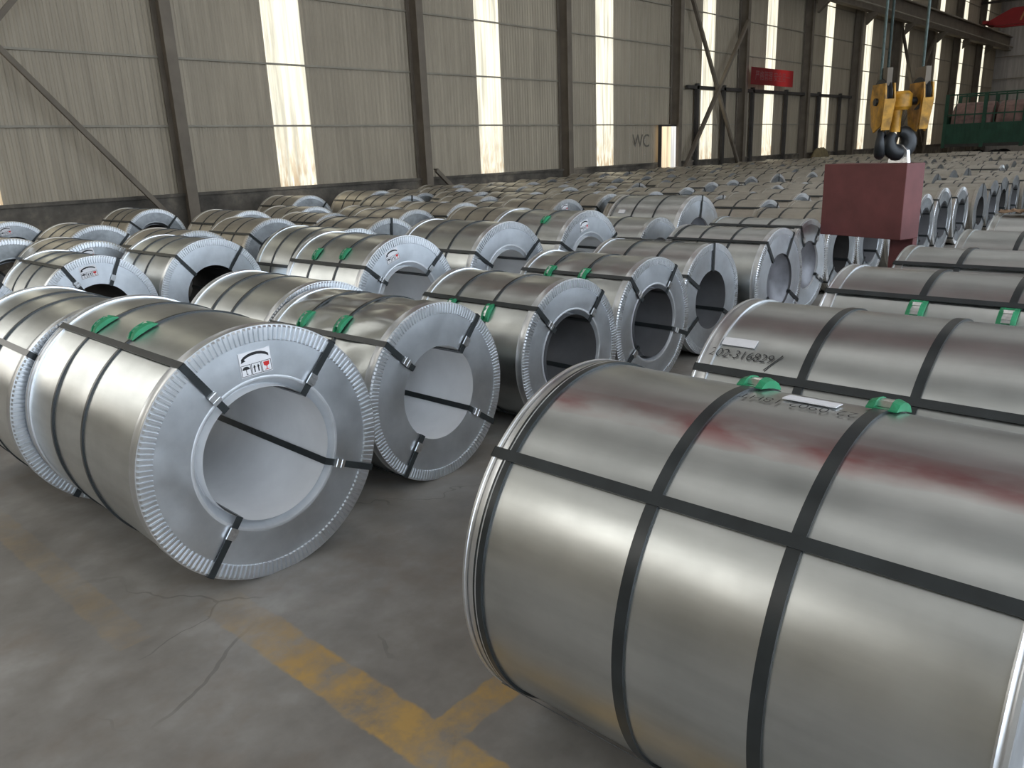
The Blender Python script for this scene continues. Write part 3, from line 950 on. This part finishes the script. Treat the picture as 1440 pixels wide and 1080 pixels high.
# ---- third row and beyond: near-end top points taken from the photograph
place(1.55, 7.35, 0.52, 1.08, 'coil cut by the left edge, left of the green-strapped labelled one', G3, level=2, seed=22)
place(2.65, 7.42, 0.519, 1.08, 'left coil with green straps and a handling label over a dark bore', G3, level=3, hoops=(0.42, 0.70), eyes=(-30, 24, 120, 230), label_at=(-8, 0.76, -8), bore='dark', seed=23)
place(3.72, 7.38, 0.540, 1.08, 'left coil with two straps over a blue-grey face and dark bore', G3, level=3, hoops=(0.40, 0.70), eyes=(-40, 38, 100, 260), seals=False, bore='dark', seed=24)
place(4.84, 6.55, 0.55, 1.08, 'coil wedged left of the labelled second row coil with green pads', G3, level=2, hoops=(0.42, 0.72), eyes=(-68, 40, 130, 225), seed=25)
FAR = [
    (2.70, 9.9, .541, 'pale-faced coil at the left edge, third from the wall'),
    (3.73, 13.4, .540, 'pale-faced coil at the left edge nearest the wall, with a small label'),
    (4.06, 11.0, .536, 'yellowish coil left of the one standing by the diagonal brace foot'),
    (3.15, 8.75, .529, 'coil with a label arrow directly behind the green-strapped left coil'),
    (5.95, 13.6, .547, 'coil lying alone by the foot of the long diagonal brace'),
    (4.27, 8.75, .529, 'coil directly behind the left coil with the blue-grey face'),
    (6.36, 11.2, .539, 'long pale coil against the plinth right of the first column'),
    (5.80, 9.6, .523, 'coil with a lilac face in front of the first column'),
    (9.11, 13.7, .558, 'shaded coil under the first full bright strip, against the plinth'),
    (7.46, 11.1, .529, 'shaded coil with a pale face below the first full bright strip'),
    (9.93, 11.6, .537, 'coil with one dark strap across its face left of the second column'),
    (10.92, 13.7, .552, 'cream coil against the plinth left of the second column'),
    (7.48, 8.65, .526, 'coil with a bright highlight along its whole crest in the middle left'),
    (6.10, 7.55, .536, 'coil with one upright strap on its lilac face behind the labelled second row coil'),
    (11.35, 11.1, .530, 'coil with an open dark bore beside the stub brace at the second column'),
    (9.62, 7.6, .532, 'coil with a label on a pale face just left of the tall second row coil'),
    (12.84, 11.3, .538, 'coil with crumpled pale film on its face, leftmost of three in a line'),
    (13.95, 11.1, .529, 'coil with crumpled pale film on its face, middle of three in a line'),
    (15.05, 11.1, .527, 'coil with crumpled pale film on its face, rightmost of three in a line'),
    (8.11, 7.2, .528, 'coil with a dark lower strap behind the plain-faced second row coil'),
    (10.75, 7.6, .536, 'greenish-faced coil directly behind the tall second row coil'),
    (11.85, 7.45, .522, 'coil whose pale rounded top shows over the tall second row coil'),
    (13.0, 7.5, .525, 'dusty-faced coil to the upper right of the tall second row coil'),
    (14.28, 7.7, .539, 'coil with a dark-strapped hazy face, first of five in a line'),
    (15.55, 7.9, .53, 'coil with a hazy strapped face, second of five in a line'),
    (17.0, 8.2, .530, 'dark-bored coil, third of five in a line left of the lifting block'),
    (18.4, 8.2, .529, 'coil with a strap over a dark bore, fourth of five in a line'),
    (19.69, 7.9, .521, 'bright-faced coil, last of five in a line, touching the lifting block outline'),
    (10.42, 4.75, .514, 'white-topped coil just right of the tall second row coil'),
    (11.50, 4.75, .525, 'white-topped coil, second right of the tall second row coil'),
    (12.62, 4.75, .522, 'white-topped coil beside the left edge of the lifting block'),
    (22.43, 4.4, .522, 'coil with a pale rounded end standing above the edge-on coils at the right'),
    (35.48, 6.8, .516, 'tiny far coil with a bright end below the green truck'),
    (35.59, 9.9, .520, 'tiny far coil with an upright bright edge behind the lifting block'),
]

KINDS = {}


def template(kind):
    """one finished coil of each far kind; later ones are copies sharing its meshes"""
    if kind not in KINDS:
        spec = {'plain': dict(hoops=(0.35, 0.66), eyes=(-48, 44, 125, 225), seals=False),
                'film': dict(hoops=(0.36, 0.68), eyes=(-35, 30, 120), seals=False, bore='film'),
                'dark': dict(hoops=(0.30, 0.5, 0.70), eyes=(-40, 40, 120), seals=False, bore='dark'),
                'top': dict(hoops=(0.35, 0.66, 0.92), eyes=(4, 120, 230), seals=False, bore='dark'),
                'label': dict(hoops=(0.35, 0.66), eyes=(-50, 48, 120), seals=False, label_at=(-10, 0.77, -10)),
                'blue': dict(hoops=(0.35, 0.66), eyes=(), seals=False, bore='blue'),
                }[kind.rstrip('12')]
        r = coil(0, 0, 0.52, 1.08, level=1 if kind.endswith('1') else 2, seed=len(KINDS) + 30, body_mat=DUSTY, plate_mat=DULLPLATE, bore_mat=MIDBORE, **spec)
        KINDS[kind] = [r, False]
        return r
    return None


def far_coil(x, y, R, kind, label, group, yaw=0.0):
    r = template(kind)
    if r is None:
        r = copy_tree(KINDS[kind][0])
    s = R / 0.52
    r.location = (x, y + 0.54 * s, 0)
    r.rotation_euler = (0, 0, yaw)
    r.scale = (s, s, s)
    tag(r, label, 'steel coil', group)
    ROOTS.append((x, y, R, 1.08 * s))
    return r


fk = {'label': ('small label', 'label arrow', 'a label on'), 'film': ('film', 'hazy', 'white-topped', 'dusty', 'pale rounded'), 'top': ('one dark strap', 'upright strap', 'strap over a dark'), 'dark': ('dark-bored', 'open dark')}
for x, y, R, lab in FAR:
    k = next((kk for kk, ws in fk.items() if any(w in lab for w in ws)), 'plain')
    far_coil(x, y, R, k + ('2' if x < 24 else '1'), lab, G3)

far_coil(34.42, 8.6, 0.519, 'blue1', 'far coil with a blue cover over its end, below the green truck', G3)

# ---- the crowd behind: rows laid end to end up to the wall
rnd = random.Random(5)
ROWS = [
    (3.44, 9.62, 41, 0.487, 'coil rightwards in the edge-on nearest row beyond the lifting block'),
    (4.75, 13.75, 41, 0.515, 'far coil rightwards in the second row beyond the lifting block'),
    (6.12, 10.5, 41, 0.515, 'far coil from the left in the row behind the white-topped coils'),
    (7.60, 20.9, 41, 0.52, 'far coil from the left in the row right of five hazy faces'),
    (8.80, 8.62, 41, 0.52, 'coil from the left in the packed row just behind five hazy faces'),
    (10.00, 7.05, 41, 0.525, 'coil from the left in the packed row in front of the three film-faced coils'),
    (11.20, 16.2, 41, 0.525, 'coil from the left in the packed row right of three film-faced coils'),
    (12.48, 11.1, 41, 0.53, 'coil from the left in the last row but one before the corrugated wall'),
    (13.72, 12.15, 41, 0.53, 'coil from the left in the last row, closest to the corrugated wall'),
]


def clash(x, y, R, L):
    return any(abs(x - a) < R + c + 0.02 and y < b + d + 0.03 and b < y + L + 0.03 for a, b, c, d in ROOTS)


def nth(k):
    return f"{k}{'th' if 10 < k % 100 < 14 else {1: 'st', 2: 'nd', 3: 'rd'}.get(k % 10, 'th')}"

for yr, xa, xb, R, lab in ROWS:
    x, cnt = xa, 1
    while x < xb:
        Rj = R + rnd.uniform(-0.022, 0.022)
        yj = yr + rnd.uniform(-0.03, 0.03)
        L = 1.08 * Rj / 0.52
        if clash(x, yj, Rj, L):
            x += 0.04
            continue
        far_coil(x, yj, Rj, rnd.choice(['plain', 'plain', 'plain', 'film', 'dark', 'label', 'top']) + ('2' if x < 16 else '1'), lab.replace('coil', nth(cnt) + ' coil', 1) if not lab.startswith('far coil') else lab.replace('far coil', nth(cnt) + ' far coil', 1), lab.replace('coil', 'coils', 1))
        cnt += 1
        x += 2 * Rj + rnd.choice([0.05, 0.07, 0.1, 0.16])

# tan tarpaulin heaped against the plinth beyond the last row
vv, ff = [], []
for i in range(21):
    for k in range(9):
        u, w = i / 20 * 2 - 1, k / 8
        hgt = 1.46 * max(0.0, 1 - abs(u) ** 3.2) ** 0.6 * math.sin(math.pi * (0.06 + 0.88 * w)) ** 0.45
        vv.append((u * 1.25 + 0.05 * noise.noise(Vector((u * 3, w * 3, 1))), 0.42 * w - 0.21, max(0.0, hgt + 0.05 * noise.noise(Vector((u * 5, w * 4, 6))))))
for i in range(20):
    for k in range(8):
        a = i * 9 + k
        ff.append((a, a + 9, a + 10, a + 1))
o = link('tarpaulin_heap', mesh('tarpaulin_heap', vv, ff, TARP, True))
o.location = (38.6, 15.2, 0)
tag(o, 'tan tarpaulin heaped at the wall beyond the last row of coils', 'tarpaulin')

# ------------------------------------------------------------------ red lifting block hanging in the aisle
ang = R_(18)
blk = tag(empty('lifting_block', (8.22, 2.40, 0), -ang), 'dark red steel lifting block hanging from the crane hook in the aisle', 'lifting block')
# local +Y runs along the broad face away from the camera, local +X is the block's thickness
g = G(); g.box((0.14, 0.47, 1.17), (0.28, 0.94, 0.72)); g.obj('counterweight', HOOKRED, blk, bevel=0.006)
g = G(); g.prism([(0.28, 0.05, 0.0), (0.28, 0.05, 1.42), (0.28, 0.18, 1.53), (0.28, 0.9, 1.53), (0.28, 0.9, 1.1), (0.28, 0.30, 0.85), (0.28, 0.30, 0.0)], (0.07, 0, 0)); g.obj('arm_plate', HOOKRED, blk, bevel=0.004)
g = G(); g.box((0.31, 0.30, 0.05), (0.30, 0.62, 0.10)); g.obj('foot', HOOKRED, blk, bevel=0.006)
g = G(); g.prism([(0.12, 0.08, 1.53), (0.12, 0.30, 1.53), (0.12, 0.27, 1.66), (0.12, 0.21, 1.71), (0.12, 0.15, 1.70), (0.12, 0.10, 1.65)], (0.045, 0, 0)); g.obj('lifting_lug', SEAL, blk, bevel=0.004)

# ------------------------------------------------------------------ crane hook block
hk = tag(empty('crane_hook', (8.38, 2.59, 1.60), math.atan2(-0.704, 0.651)), 'yellow crane hook block with black hook above the red lifting block', 'crane hook')
for cx_, turn, rr_, tr_ in ((0.05, 0.0, 0.095, 0.078), (-0.13, 62.0, 0.10, 0.052)):
    g = G()
    pts = []
    for i in range(17):
        a = R_(95 - i * 20.5)
        pts.append((cx_ + rr_ * math.cos(a) * math.cos(R_(turn)), rr_ * math.cos(a) * math.sin(R_(turn)), 0.125 + rr_ * math.sin(a) * 1.05))
    g.tube(pts, [0.6 * tr_ + 0.4 * tr_ * math.sin(math.pi * min(1, i / 15)) ** 0.6 for i in range(17)], 12)
    g.obj('hook_horn', BLACKST, hk, True)
g = G(); g.tube([(0, 0, 0.22), (0, 0, 0.34), (0, 0, 0.46)], [0.05, 0.045, 0.055], 14); g.obj('shank', YELLOW, hk, True)
g = G(); g.tube([(0.03, 0, 0.42), (0.03, 0, 0.45), (0.03, 0, 0.56), (0.03, 0, 0.59)], [0.075, 0.1, 0.1, 0.07], 18); g.obj('swivel_housing', YELLOW, hk, True)
g = G(); g.tube([(-0.22, 0, 0.50), (0.26, 0, 0.50)], 0.035, 10); g.obj('axle', BLACKST, hk, True)
for sx in (-0.15, 0.21):
    g = G()
    n = 24
    prof = [(0.03, -0.03), (0.145, -0.03), (0.15, -0.022), (0.125, 0), (0.15, 0.022), (0.145, 0.03), (0.03, 0.03)]
    for i in range(n):
        a0, a1 = 2 * math.pi * i / n, 2 * math.pi * (i + 1) / n
    vv, ff = lathe(prof, n, 0.0, True)
    o = link('sheave', mesh('sheave', vv, ff, BLACKST, True), hk); o.rotation_euler = (0, 0, R_(90)); o.location = (sx, 0, 0.56)
    lean = -0.02 if sx < 0 else 0.03
    for q in (-1, 1):
        g = G(); x = sx + q * 0.042
        g.prism([(x, -0.13, 0.66), (x, 0.13, 0.66), (x, 0.16, 0.50), (x, 0.10, 0.28), (x + lean, 0.0, 0.22), (x, -0.10, 0.28), (x, -0.16, 0.50)], (0.014, 0, 0)); g.obj('cheek_plate', YELLOW, hk)
    g = G(); g.prism([(sx - 0.05, -0.165, 0.52), (sx + 0.05, -0.165, 0.52), (sx + 0.035, -0.13, 0.24), (sx - 0.045, -0.13, 0.24)], (0, 0.012, 0)); g.obj('cheek_guard', YELLOW, hk)
    g = G(); g.prism([(sx - 0.018, -0.10, 0.80), (sx + 0.032, -0.10, 0.80), (sx + 0.032, -0.10, 0.62), (sx - 0.018, -0.10, 0.62)], (0, 0.20, 0)); g.obj('rope_guard', COLUMN, hk)
for sx, off, r in ((-0.15, -0.03, 0.013), (-0.15, 0.03, 0.013), (-0.12, 0.0, 0.013), (0.21, 0.0, 0.013)):
    g = G(); g.tube([(sx + off, 0.0, 0.70), (sx + off, 0.0, 7.1)], r, 8); g.obj('hoist_rope', ROPE, hk, True)

# ------------------------------------------------------------------ overhead cranes
def crane(x, z0, label, text=False):
    c = tag(empty('bridge_crane', (x, 0, z0)), label, 'crane')
    for sx in (-0.75, 0.75):
        g = G()
        g.prism([(sx - 0.2, 14.7, 0.15), (sx - 0.2, 14.7, 0.40), (sx - 0.2, 13.4, 1.05), (sx - 0.2, -9, 1.05), (sx - 0.2, -9, 0.05), (sx - 0.2, 14.2, 0.05)], (0.4, 0, 0))
        g.obj('girder', CRANERED, c)
    g = G(); g.box((0, 14.86, 0.30), (2.6, 0.30, 0.20)); g.obj('end_carriage', CRANERED, c)
    if text:
        for k in range(4):
            g = G(); y = 12.9 - k * 0.62
            g.prism([(-0.96, y, 0.22), (-0.96, y - 0.12, 0.22), (-0.96, y - 0.34, 0.86), (-0.96, y - 0.22, 0.86)], (0.008, 0, 0)); g.obj('painted_mark', CRTXT, c)
    return c


crane(66.0, 8.72, 'red bridge crane girder with slanting marks at the far upper right', True)
nc = crane(8.43, 8.95, 'red bridge crane whose ropes carry the yellow hook block')
g = G(); g.box((0, 2.54, 0.9), (1.6, 1.2, 0.5)); g.tube([(-0.6, 2.54, 0.25), (0.6, 2.54, 0.25)], 0.3, 16); g.obj('trolley', DARKST, nc)

# ------------------------------------------------------------------ green truck at the far right
tk = tag(empty('flatbed_truck', (46.5, 0, 0)), 'green high-sided truck loaded with brown rolls at the far right', 'truck')
yb, ye = 11.95, 1.5
g = G(); g.box((1.2, (yb + ye) / 2, 1.26), (2.4, yb - ye, 0.16)); g.obj('deck', DARKST, tk)
for sx in (0.0, 2.4):
    k = 6
    for i in range(k):
        a, b2 = yb - (yb - ye) * i / k, yb - (yb - ye) * (i + 1) / k
        g = G(); g.box((sx, (a + b2) / 2, 1.83), (0.06, a - b2 - 0.14, 0.98))
        for q in range(8):
            g.box((sx - 0.04, a - 0.1 - (a - b2 - 0.2) * (q + .5) / 8, 1.83), (0.04, 0.05, 0.96))
        g.obj('side_board', TRUCKG, tk)
        for z in (2.75, 3.72):
            g = G(); g.box((sx, (a + b2) / 2, z), (0.05, a - b2, 0.07)); g.obj('rail', TRUCKG, tk)
        for q in range(1, 4):
            g = G(); g.box((sx, a - (a - b2) * q / 4, 3.0), (0.04, 0.045, 1.4)); g.obj('rail_post', TRUCKG, tk)
    for i in range(k + 1):
        y = yb - (yb - ye) * i / k
        g = G(); g.box((sx, y, 2.45), (0.12, 0.16, 2.6)); g.obj('stake', TRUCKG, tk)
g = G(); g.box((1.2, yb, 2.0), (2.4, 0.08, 1.35)); g.obj('tail_board', TRUCKG, tk)
for y in (10.8, 9.6, 4.0, 2.8):
    for sx in (0.25, 2.15):
        vv, ff = lathe([(0.2, -0.14), (0.46, -0.14), (0.5, -0.1), (0.5, 0.1), (0.46, 0.14), (0.2, 0.14)], 24, 0.0, True)
        o = link('wheel', mesh('wheel', vv, ff, TYRE, True), tk); o.rotation_euler = (0, 0, R_(90)); o.location = (sx, y, 0.505)
for i in range(7):
    vv, ff = lathe([(0.25, -0.9), (0.98, -0.9), (1.0, -0.86), (1.0, 0.86), (0.98, 0.9), (0.25, 0.9)], 32, 0.0, True)
    y = 10.85 - i * 2.03
    if y < 1.6:
        break
    o = link('brown_roll', mesh('brown_roll', vv, ff, BROWNROLL, True), None); o.location = (47.7, y, 2.35)
    tag(o, nth(i + 1) + ' rust brown roll from the left inside the green truck', 'roll', 'brown rolls in the truck')

# ------------------------------------------------------------------ crumpled paper on the sixth coil
bm = bmesh.new()
bmesh.ops.create_grid(bm, x_segments=14, y_segments=8, size=0.5)
for vtx in bm.verts:
    q = noise.noise(Vector((vtx.co.x * 5, vtx.co.y * 5, 2.2)))
    vtx.co = Vector((vtx.co.x * 0.14 + 0.012 * noise.noise(Vector((vtx.co.x * 6, vtx.co.y * 4, 8))), vtx.co.y * 0.26, 0.022 + 0.03 * q - 0.02 * (vtx.co.x * 2) ** 2 * 0.3))
me = bpy.data.meshes.new('crumpled_paper')
bm.to_mesh(me); bm.free()
me.materials.append(KRAFT)
o = link('crumpled_paper', me)
o.location = (8.08, 1.43, 1.098)
md = o.modifiers.new('thick', 'SOLIDIFY'); md.thickness = 0.004
tag(o, 'crumpled brown paper lying on the crest of a right-hand coil', 'paper')
